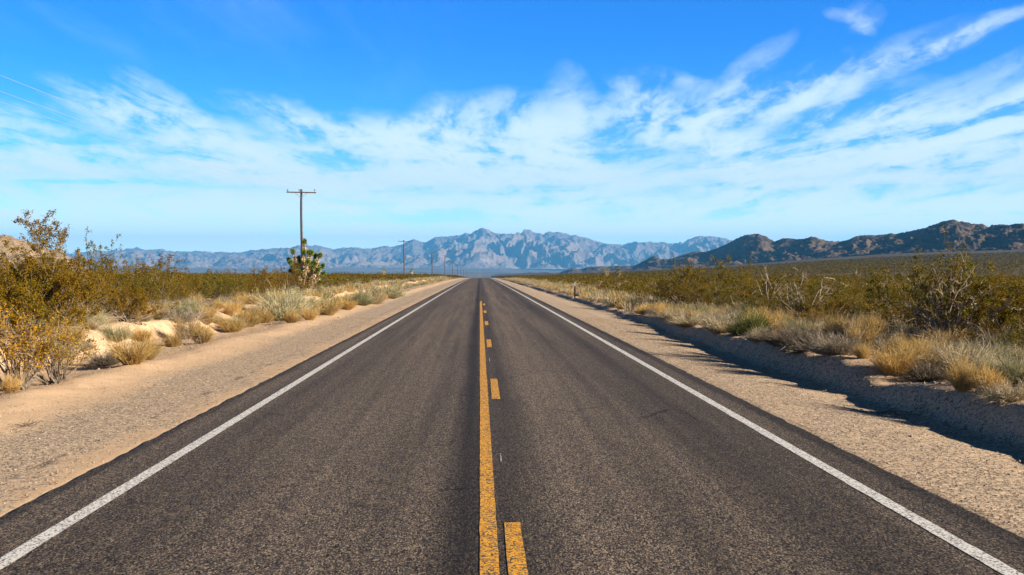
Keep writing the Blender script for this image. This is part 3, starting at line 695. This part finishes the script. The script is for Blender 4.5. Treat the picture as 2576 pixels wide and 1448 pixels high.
p = at(485, 822); dead(dead_shrub(35, 0.8, 24, 0.05, 0.010), p, 1.0, 0.5, "dead bush fallen into a gap of the left bank")
def C(kind, xd, yd, hpx, label, wide=1.0):
    p = at(xd, yd); h0 = dict(straw=.6, pale=.4, grey=.5, sage=.95, green=.8)[kind]
    s = hpx / F_PX * p[1] / h0
    return clump(kind, p, s * wide, random.uniform(0, 6.28), label, None, s)
C('straw', 340, 915, 78, "large tan grass clump on the left sand strip, nearest the road", 1.15)
C('straw', 375, 905, 66, "tan grass clump touching the large one on its right")
C('grey', 275, 918, 48, "grey dry shrub at the foot of the large tan grass clump", 1.2)
C('straw', 40, 985, 60, "thin tan grass at the foot of the small yellow bush", 0.8)
C('straw', 440, 872, 42, "orange grass clump between the twig bush and the tan clump")
C('straw', 515, 862, 52, "orange grass clump right of the dead twig bush")
C('grey', 410, 800, 36, "grey dry shrub on the left bank edge", 1.3)
C('grey', 455, 808, 34, "grey dry shrub over the gap in the left bank", 1.2)
C('green', 378, 776, 40, "green broom shrub on the left bank", 1.25)
C('sage', 322, 780, 36, "greyish shrub left of the green broom shrub", 1.2)
C('straw', 498, 772, 38, "yellow grass clump behind the left bank", 1.1)
C('straw', 585, 836, 50, "tan grass clump left of the large grey-green shrub", 1.1)
C('straw', 628, 822, 46, "tan grass clump touching the large grey-green shrub")
C('sage', 712, 805, 78, "large grey-green shrub beside the road below the pole", 1.15)
C('sage', 762, 796, 66, "grey-green shrub joined to the right of the large one", 1.1)
C('straw', 735, 812, 40, "orange grass clump in front of the large grey-green shrub")
C('straw', 782, 806, 38, "tan grass clump in front of the second grey-green shrub")
C('straw', 826, 793, 42, "orange grass clump right of the grey-green shrubs")
C('straw', 872, 779, 36, "pale orange grass clump between the two pairs of grey-green shrubs", 1.2)
C('sage', 908, 768, 48, "grey-green shrub in the middle of the left road side row", 1.1)
C('pale', 938, 765, 36, "whitish shrub right of the middle grey-green shrub", 1.1)
C('sage', 975, 750, 42, "grey-green shrub farthest along the left road side row", 1.2)
C('straw', 964, 756, 22, "small orange grass clump before the farthest grey-green shrub")
C('pale', 1735, 822, 40, "whitish grass mound right of the marker post's dry grass", 1.5)
C('pale', 1692, 806, 34, "pale grass mound left of the whitish one", 1.4)
C('pale', 1815, 838, 44, "small white grass mound left of the green broom shrub", 1.1)
C('green', 1895, 846, 72, "green broom shrub beside the berm on the right", 1.1)
C('pale', 1915, 862, 38, "pale grass mound in front of the green broom shrub", 1.1)
C('grey', 1975, 872, 62, "grey dry shrub right of the green broom shrub", 1.2)
C('grey', 2040, 884, 66, "large grey dry shrub on the berm, right side", 1.2)
C('grey', 2110, 893, 62, "brown-grey dry shrub on the berm left of the tall orange grass", 1.3)
C('straw', 2205, 862, 66, "tall narrow orange grass clump left of the largest right-hand bush", 0.8)
C('straw', 2262, 946, 92, "large golden grass clump on the berm in front of the largest bush", 1.15)
C('straw', 2322, 942, 80, "golden grass clump joined to the right of the large golden one", 1.1)
C('grey', 2352, 962, 58, "dark twiggy shrub between the golden clumps and the right edge", 1.1)
C('pale', 2440, 948, 84, "large pale grass clump right of the golden clumps", 1.1)
C('straw', 2440, 985, 82, "golden grass clump in front of the large pale one", 1.0)
C('straw', 2500, 992, 82, "golden grass clump nearest the right edge", 1.0)
C('pale', 2560, 1012, 56, "pale grey grass mound at the right edge of the berm", 1.2)
C('sage', 2575, 962, 60, "grey-green shrub at the right edge behind the pale mound", 1.1)
C('straw', 2180, 905, 50, "small orange grass clump left of the large golden one")

# ---------------------------------------------------------------- the rest of the scrub
class Spacer:
    def __init__(s, cell): s.c = cell; s.g = {}
    def ok(s, x, y, r):
        i, j = int(x // s.c), int(y // s.c)
        for a in range(i - 1, i + 2):
            for b in range(j - 1, j + 2):
                for (px, py, pr) in s.g.get((a, b), ()):
                    if (px - x) ** 2 + (py - y) ** 2 < (r + pr) ** 2: return False
        return True
    def add(s, x, y, r): s.g.setdefault((int(x // s.c), int(y // s.c)), []).append((x, y, r))
rs = random.Random(5)
# grasses and low shrubs on the two belts beside the shoulders
sp = Spacer(3.0)
for q in PLACED: sp.add(*q[:2], min(q[2], 1.2))
belt = []
for k in range(9000):
    y = 13 + 330 * rs.random() ** 1.7; side = rs.random() < 0.62
    if side: x = rs.uniform(8.35 - 0.8 * min(max((y - 28) / 25, 0), 1), 11.2) if rs.random() < .8 else rs.uniform(11, 14)
    else: x = -(rs.uniform(8.6, 11.2) if y > 34 else rs.uniform(9.6, 12.5))
    if x < 0 and y < 60 and rs.random() < 0.6: continue
    r = 0.30 + y * 0.0012
    if sp.ok(x, y, r):
        sp.add(x, y, r); belt.append((x, y))
belt.sort(key=lambda q: q[1])
SIDE = {True: "right", False: "left"}
KLAB = dict(straw="tan dry grass clump", pale="pale dry grass clump", grey="grey twiggy dry shrub", sage="small grey-green shrub", green="green twiggy shrub")
nb = 0; belt_far = []
for (x, y) in belt:
    kind = rs.choices(['straw', 'pale', 'grey', 'sage', 'green'], [42, 17, 26, 12, 2] if x > 0 else [46, 14, 14, 24, 2])[0]
    if nb < 330:
        s = rs.uniform(0.65, 1.15) * (0.62 if kind in ('sage', 'green') else 1.0)
        band = "near the camera" if y < 40 else "in the middle distance" if y < 90 else "far along the road"
        clump(kind, on(x, y), s, rs.uniform(0, 6.28), "%s on the %s road side %s" % (KLAB[kind], SIDE[x > 0], band),
              "%ss on the %s road side %s" % (KLAB[kind], SIDE[x > 0], band), s * rs.uniform(.8, 1.15)); nb += 1
    else: belt_far.append((x, y, kind))
# creosote scrub on the open desert
sp = Spacer(5.0)
for q in PLACED:
    if q[2] > 0.55: sp.add(q[0], q[1], q[2] * 0.9)
near, farb = [], []
def try_add(x, y, r, lst, s):
    if sp.ok(x, y, r): sp.add(x, y, r); lst.append((x, y, s))
for k in range(46000):
    y = 9 + 101 * rs.random() ** 0.7; a = rs.uniform(-0.85, 1.0); x = a * y
    if -12.2 < x < 11.2: continue
    if x < 0 and y < 32 and x > -13.6: continue
    s = rs.uniform(0.6, 1.0) if rs.random() < 0.88 else rs.uniform(1.0, 1.35)
    if y < 26: s *= 0.75
    try_add(x, y, 1.02 * s, near, s)
near.sort(key=lambda q: math.hypot(q[0], q[1]))
inside = [q for q in near if -0.49 < q[0] / q[1] < 0.55 and q[1] > 14]; ind = inside[:285]; keep = set(ind); rest = [q for q in near if q not in keep]
for (x, y, s) in ind:
    side = SIDE[x > 0]; band = "close to the camera" if y < 35 else "in the middle ground" if y < 60 else "farther out in the scrub"
    bush(CREO[rs.randrange(6)], on(x, y), s, rs.uniform(0, 6.28), "olive creosote bush on the desert floor, %s side, %s" % (side, band),
         "creosote bushes on the %s desert floor %s" % (side, band), sz=s * rs.uniform(.66, .9) * (0.85 if x > 0 else 1.0))
def lowbush(rng, n, H, size):
    """a distant bush: centres of its leaf clumps and of its stems"""
    th = rng.uniform(0, 2 * np.pi, n); r = H * 0.72 * rng.uniform(0, 1, n) ** 0.6; zz = H * (0.16 + 0.84 * rng.uniform(0, 1, n) ** 0.8) * (1 - 0.35 * (r / (H * .72)) ** 2)
    return np.stack([r * np.cos(th), r * np.sin(th), zz], 1)
rng = np.random.default_rng(77)
far_pts = []
for k in range(105000):
    y = 85 + 1150 * rs.random() ** 0.9; a = rs.uniform(-0.50, 0.58) if rs.random() < .72 else rs.choice([rs.uniform(-.9, -.5), rs.uniform(.58, 1.1)]); x = a * y
    if -12.2 < x < 11.4: continue
    if y < 112 and (abs(x) < 0 or y < 108): continue
    s = rs.uniform(0.65, 1.05) if rs.random() < 0.93 else rs.uniform(1.05, 1.5)
    try_add(x, y, (0.95 + 0.0011 * y) * s, rest, s)
mbf = MB(); mbs = MB(); stemb = MB()
for (x, y, s) in rest:
    n = int(np.clip(9000 / y, 14, 420 if y < 60 else 120)); size = 0.040 + 0.00030 * y
    H = (1.25 if x < 0 else 1.1) * s * rs.uniform(.8, 1.1)
    z = float(ground_z(x, y))
    c = lowbush(rng, n, H, size) + [x, y, z]
    quads(mbf, c, size, rng, 0.7)
    if y < 170:
        m_ = 9; th = rng.uniform(0, 6.28, m_); tl = rng.uniform(.2, 1.1, m_)
        d = np.stack([np.sin(tl) * np.cos(th), np.sin(tl) * np.sin(th), np.cos(tl)], 1)
        blades(stemb, np.tile([[x, y, z]], (m_, 1)) + rng.normal(0, .05, (m_, 3)), d, np.full(m_, H * 0.8), 0.03, rng, 0.1)
tag(link("distant_scrub", mbf.mesh("distant_scrub", M['creofar'])), "mass of olive creosote scrub covering the far desert floor", "scrub", kind="stuff")
tag(link("distant_stems", stemb.mesh("distant_stems", M['stem'])), "grey stems in the mass of far scrub", "scrub", kind="stuff")
gm = {k: MB() for k in ('straw', 'pale', 'grey', 'sage', 'green')}
for (x, y, kind) in belt_far:
    n = 60; H = rs.uniform(.35, .65) * (1.3 if kind == 'sage' else 1); z = float(ground_z(x, y))
    th = rng.uniform(0, 6.28, n); tl = rng.uniform(0, 1.1, n)
    d = np.stack([np.sin(tl) * np.cos(th), np.sin(tl) * np.sin(th), np.cos(tl)], 1)
    blades(gm[kind], np.tile([[x, y, z]], (n, 1)) + rng.normal(0, .12, (n, 3)) * [1, 1, 0], d, rng.uniform(.5, 1.1, n) * H, 0.035, rng, 0.2)
for kind, mb in gm.items():
    if mb.n: tag(link("distant_grass", mb.mesh("distant_grass", M[kind])), "far %s growth lining the road sides" % dict(straw="tan grass", pale="pale grass", grey="grey shrub", sage="grey-green shrub", green="green shrub")[kind], "grass", kind="stuff")
# thin ground litter, seedlings and dry stalks between the shrubs close by
lit = MB(); n = 12000
yy = 10 + 60 * rng.uniform(0, 1, n) ** 1.3; xx = np.where(rng.uniform(0, 1, n) < .5, -7.6 - 12 * rng.uniform(0, 1, n) ** 1.5, 7.5 + 12 * rng.uniform(0, 1, n) ** 1.5)
zz = ground_z(xx, yy)
blades(lit, np.stack([xx, yy, zz - .01], 1), rng.normal(0, 1, (n, 3)) * [1, 1, .5] + [0, 0, .5], rng.uniform(.04, .22, n), 0.008, rng, 0.3)
tag(link("ground_litter", lit.mesh("ground_litter", M['grey'])), "dry stalks and twigs strewn between the shrubs", "litter", kind="stuff")

# ---------------------------------------------------------------- joshua trees
def joshua(seed, ends, r0=0.17, spike=0.25, nsp=300, name="joshua_tree"):
    rng = np.random.default_rng(seed); tk = MB(); gl = MB(); dl = MB()
    ends = [np.array(e, float) for e in ends]
    for e in ends:
        ln = np.linalg.norm(e); t = np.linspace(0, 1, 9)[:, None]
        b = np.array([rng.normal(0, .07), rng.normal(0, .07), -0.1])
        out = np.array([e[0], e[1], 0]) * 0.30
        P = b + (e - b) * t + out * np.sin(np.pi * t) * (0.9 - t) + rng.normal(0, 0.025, (9, 3)) * np.sin(np.pi * t)
        tk.tube(P, np.linspace(r0 * 0.75, r0 * 0.36, 9), 6)
        d = unit(P[-1] - P[-2])
        side = []
        if ln > 1.5:                                    # a short side arm
            k = rng.integers(4, 7); q, dd = curve(rng, P[k], d + rng.normal(0, 0.8, 3), 0.38, 3, .15, .1)
            tk.tube(q, np.linspace(r0 * .4, r0 * .3, 4), 5); side.append((q[-1], dd, 0.6))
        for (c, dd, f) in [(P[-1], d, 1.0)] + side:
            n = int(nsp * f)
            s = rng.uniform(-0.10, 0.12, n)[:, None] * f                       # live leaves: a ball of spikes round the tip
            dr = unit(rng.normal(0, 1, (n, 3)) + dd * 0.45)
            blades(gl, c + dd * s + dd * .10, dr, np.full(n, spike) * rng.uniform(.7, 1.1, n), 0.045, rng, 0.02)
            s2 = rng.uniform(-1.0, -0.22, n)[:, None] * f                      # dead leaves hanging below
            dr2 = unit(rng.normal(0, 1, (n, 3)) - dd * 0.9)
            blades(dl, c + dd * s2, dr2, np.full(n, spike * 0.95) * rng.uniform(.6, 1.1, n), 0.055, rng, 0.05)
    return tk.mesh("trunk", M['bark']), gl.mesh("leaves", M['jgreen']), dl.mesh("dead_leaves", M['jtan'])
def plant_joshua(ms, loc, s, rz, label, group=None):
    e = link("joshua_tree", None, None, loc); e.rotation_euler = (0, 0, rz); e.scale = (s, s, s)
    tag(e, label, "joshua tree", group)
    link("trunk", ms[0], e); link("leaves", ms[1], e); link("dead_leaves", ms[2], e)
    return e
E = [(a_ * 0.80, b_ * .9, c_ * 1.04) for (a_, b_, c_) in [(-1.25, .3, 2.0), (-.85, -.2, 2.6), (-.45, .35, 2.1), (.12, .1, 3.3), (.1, -.3, 2.55), (.42, .3, 2.55), (.75, -.2, 2.5), (1.05, .2, 2.3), (1.5, -.1, 2.35), (1.65, .3, 1.6), (1.35, -.5, 1.35), (1.05, .6, 1.0), (-.25, -.5, 1.15), (-.75, .5, 1.75), (.5, -.6, 1.9), (1.0, -.2, 1.75), (-.95, -.5, 1.85), (1.75, -.2, 1.1)]]
jd = 88.0
pj = on((765 - CX) / F_PX * jd, jd)
plant_joshua(joshua(51, E), pj, 1.08, 0, "large joshua tree with many arms at the foot of the nearest pole")
J2 = joshua(52, [(0, 0, 2.0), (-.5, .2, 2.3), (.5, .1, 2.4), (.2, -.4, 2.1)], 0.16, 0.26, 130)
J3 = joshua(53, [(0.1, 0, 2.0), (.35, .2, 2.1), (-.2, .1, 1.95)], 0.15, 0.26, 130)
for (xd, d, s, ms, lab) in [(966, 250, .85, J2, "small joshua tree left of the second pole"), (1036, 270, 1.0, J3, "small joshua tree right of the second pole"), (673, 240, .7, J2, "small joshua tree on the horizon left of the large one"),
                            (1527, 300, 1.15, J2, "small joshua tree before the dark hill, left one of two"), (1558, 290, 1.25, J3, "small joshua tree before the dark hill, right one of two"),
                            (2161, 300, 1.15, J3, "single joshua tree standing on the open plain before the right hills"), (2454, 95, 1.05, J2, "joshua tree behind the largest right-hand creosote bush")]:
    plant_joshua(ms, on((xd - CX) / F_PX * d, d), s, rs.uniform(0, 6.28), lab)

# ---------------------------------------------------------------- utility poles and wires
PD = [-40, 95, 230, 365, 498, 635, 780, 920, 1070, 1250, 1410]
PT = [None, 478, 605, 633, 643, 660, 669, 674, 679, 683, 688]
PX_ = -15.15
ORD = ["", "nearest", "second", "third", "fourth", "fifth", "sixth", "seventh", "eighth", "ninth", "farthest"]
tops = []
for k, (d, ty) in enumerate(zip(PD, PT)):
    x = PX_ - (0.5 if k > 1 else 0)
    zt = 9.0 if ty is None else EYE + (CY - ty) / F_PX * d
    gz = float(ground_z(x, d)); h = zt - gz
    e = link("utility_pole", None, None, (x, d, gz))
    tag(e, ("%s wooden utility pole with a single crossarm, left of the road" % ORD[k]) if k else "wooden utility pole behind the camera, left of the road", "utility pole", "utility poles along the left of the road")
    ss = 10 if k < 3 else 6
    mb = MB(); zz = np.linspace(-0.3, h, 9); mb.tube(np.stack([0.03 * np.sin(zz * .7), 0 * zz, zz], 1), np.linspace(.125, .09, 9) * (1.0 if k < 3 else 1.35), ss); link("pole", mb.mesh("pole", M['pole'], True), e)
    mb = MB(); mb.box((0.0, -0.14, h - 0.28), (1.25, 0.05, 0.05), Matrix.Rotation(math.radians(1.0), 3, 'Y')); link("crossarm", mb.mesh("crossarm", M['arm']), e)
    for s in (-1, 1):
        mb = MB(); mb.tube([(s * 0.52, -.20, h - .34), (s * 0.27, -.19, h - .52), (s * .05, -.16, h - .72)], .016, 4); link("brace", mb.mesh("brace", M['iron']), e)
    for ox in (-1.15, -0.17, 1.12):
        mb = MB()
        mb.tube([(ox, -.14, h - .24), (ox, -.14, h - .14)], .012, 5); zq = h - .14
        mb.tube([(ox, -.14, zq), (ox, -.14, zq + .03), (ox, -.14, zq + .05), (ox, -.14, zq + .08), (ox, -.14, zq + .10), (ox, -.14, zq + .125)], [.035, .058, .038, .055, .035, .02], 8)
        link("insulator", mb.mesh("insulator", M['glassy'], True), e)
    tops.append((x, d, zt))
for wi, (ox, lab) in enumerate([(-1.15, "left-hand sagging power line of the pole row"), (-0.17, "middle sagging power line of the pole row"), (1.12, "right-hand sagging power line of the pole row")]):
    mb = MB()
    for (a_, b_) in zip(tops[:-1], tops[1:]):
        t = np.linspace(0, 1, 25); L = b_[1] - a_[1]; sag = 1.15 * (L / 135) ** 2
        P = np.stack([a_[0] + ox + (b_[0] - a_[0]) * t, a_[1] - .14 + L * t, a_[2] - .04 + (b_[2] - a_[2]) * t - 4 * sag * t * (1 - t)], 1)
        mb.tube(P, 0.0052, 4)
    tag(link("power_line", mb.mesh("power_line", M['wire'], True)), lab, "power line", "power lines strung along the pole row")

# ---------------------------------------------------------------- marker post, stones, twigs
p = at(1446.5, 751); e = link("marker_post", None, None, p); tag(e, "slim dark marker post with a pale plate at its top, on the right road side", "marker post")
h = 42 / F_PX * p[1]
mb = MB(); mb.box((0, 0.012, h * .33), (.045, .006, h * .38)); mb.box((-.04, 0, h * .33), (.006, .02, h * .38)); mb.box((.04, 0, h * .33), (.006, .02, h * .38)); link("post", mb.mesh("post", M['rust']), e)
mb = MB(); mb.box((0, -0.012, h * .86), (.042, .008, h * .11)); link("plate", mb.mesh("plate", M['plate']), e)
mb = MB()
for dz in (.79, .93): mb.tube([(0, -.034, h * dz), (0, -.018, h * dz)], .012, 6)
link("bolt", mb.mesh("bolt", M['iron']), e)

# loose gravel on both shoulders: too many to count
def stones(mb, X, Y, S, rng):
    n = len(X); base = np.array([[1, 0, 0], [-1, 0, 0], [0, 1, 0], [0, -1, 0], [0, 0, 1], [0, 0, -1]], float)
    F = np.array([[0, 2, 4], [2, 1, 4], [1, 3, 4], [3, 0, 4], [2, 0, 5], [1, 2, 5], [3, 1, 5], [0, 3, 5]])
    V = base[None] * rng.uniform(.6, 1.3, (n, 6, 1)) * S[:, None, None] * np.array([1, 1, .6])
    th = rng.uniform(0, 6.28, n); c, s = np.cos(th), np.sin(th)
    V = np.stack([V[..., 0] * c[:, None] - V[..., 1] * s[:, None], V[..., 0] * s[:, None] + V[..., 1] * c[:, None], V[..., 2]], -1)
    V = V + rng.normal(0, .15, V.shape) * S[:, None, None]
    V = V + np.stack([X, Y, ground_z(X, Y) + S * .2], 1)[:, None, :]
    mb.add(V.reshape(-1, 3), (np.arange(n)[:, None, None] * 6 + F[None]).reshape(-1, 3))
mb = MB(); n = 90000
Y = 6 + 44 * rng.uniform(0, 1, n) ** 1.6; left = rng.uniform(0, 1, n) < .5
X = np.where(left, -4.12 - np.abs(rng.normal(0, 2.2, n)), 4.35 + np.abs(rng.normal(0, 1.6, n)))
stones(mb, X, Y, 0.003 + 0.013 * rng.uniform(0, 1, n) ** 6 + 0.00010 * Y, rng)
nc = 5000; Yc = 9 + 50 * rng.uniform(0, 1, nc) ** 1.5; Xc = np.where(rng.uniform(0, 1, nc) < .6, rng.normal(7.3, .5, nc), -7.6 - np.abs(rng.normal(0, 1.3, nc)))
stones(mb, Xc, Yc, 0.008 + 0.035 * rng.uniform(0, 1, nc) ** 5 + 0.0001 * Yc, rng)
tag(link("gravel", mb.mesh("gravel", M['pebble'])), "loose gravel on the road shoulders", "gravel", kind="stuff")
for (xd, yd, r, lab) in [(398, 968, .05, "pale stone on the left sand, nearest the tan grass"), (272, 985, .035, "small pale stone below the yellow bush"), (12, 1045, .05, "pale stone at the left edge of the sand"),
                         (2075, 987, .045, "stone at the edge of the berm shadow"), (2190, 1112, .03, "small dark-sided stone on the right shoulder"), (855, 800, .07, "stone on the sand beside the grey-green shrubs"), (1955, 915, .05, "stone in the berm shadow")]:
    x, y, z = at(xd, yd); mb = MB(); stones(mb, np.array([x]), np.array([y]), np.array([r]), rng); o = mb.mesh("stone", M['pebble']); tag(link("stone", o), lab, "stone")
p = at(2225, 1046); mb = MB(); rg = np.random.default_rng(3)
for k in range(9):
    P, _ = curve(rg, (rg.normal(0, .09), rg.normal(0, .06), .01), (rg.normal(), rg.normal(), .15), .28, 4, .5, -.02); P[:, 2] = np.maximum(P[:, 2], 0.005); mb.tube(P, np.linspace(.012, .004, 5), 4)
tag(link("dead_twig", mb.mesh("dead_twig", M['stem']), None, p), "dead twig lying on the right gravel shoulder", "twig")
p = at(78, 1070); mb = MB()
for k in range(14):
    P, _ = curve(rg, (rg.normal(0, .05), rg.normal(0, .05), 0), (rg.normal(), rg.normal(), .5), .16, 3, .4); mb.tube(P, .004, 3)
tag(link("dry_weed", mb.mesh("dry_weed", M['grey']), None, p), "small dry weed on the left gravel shoulder", "weed")
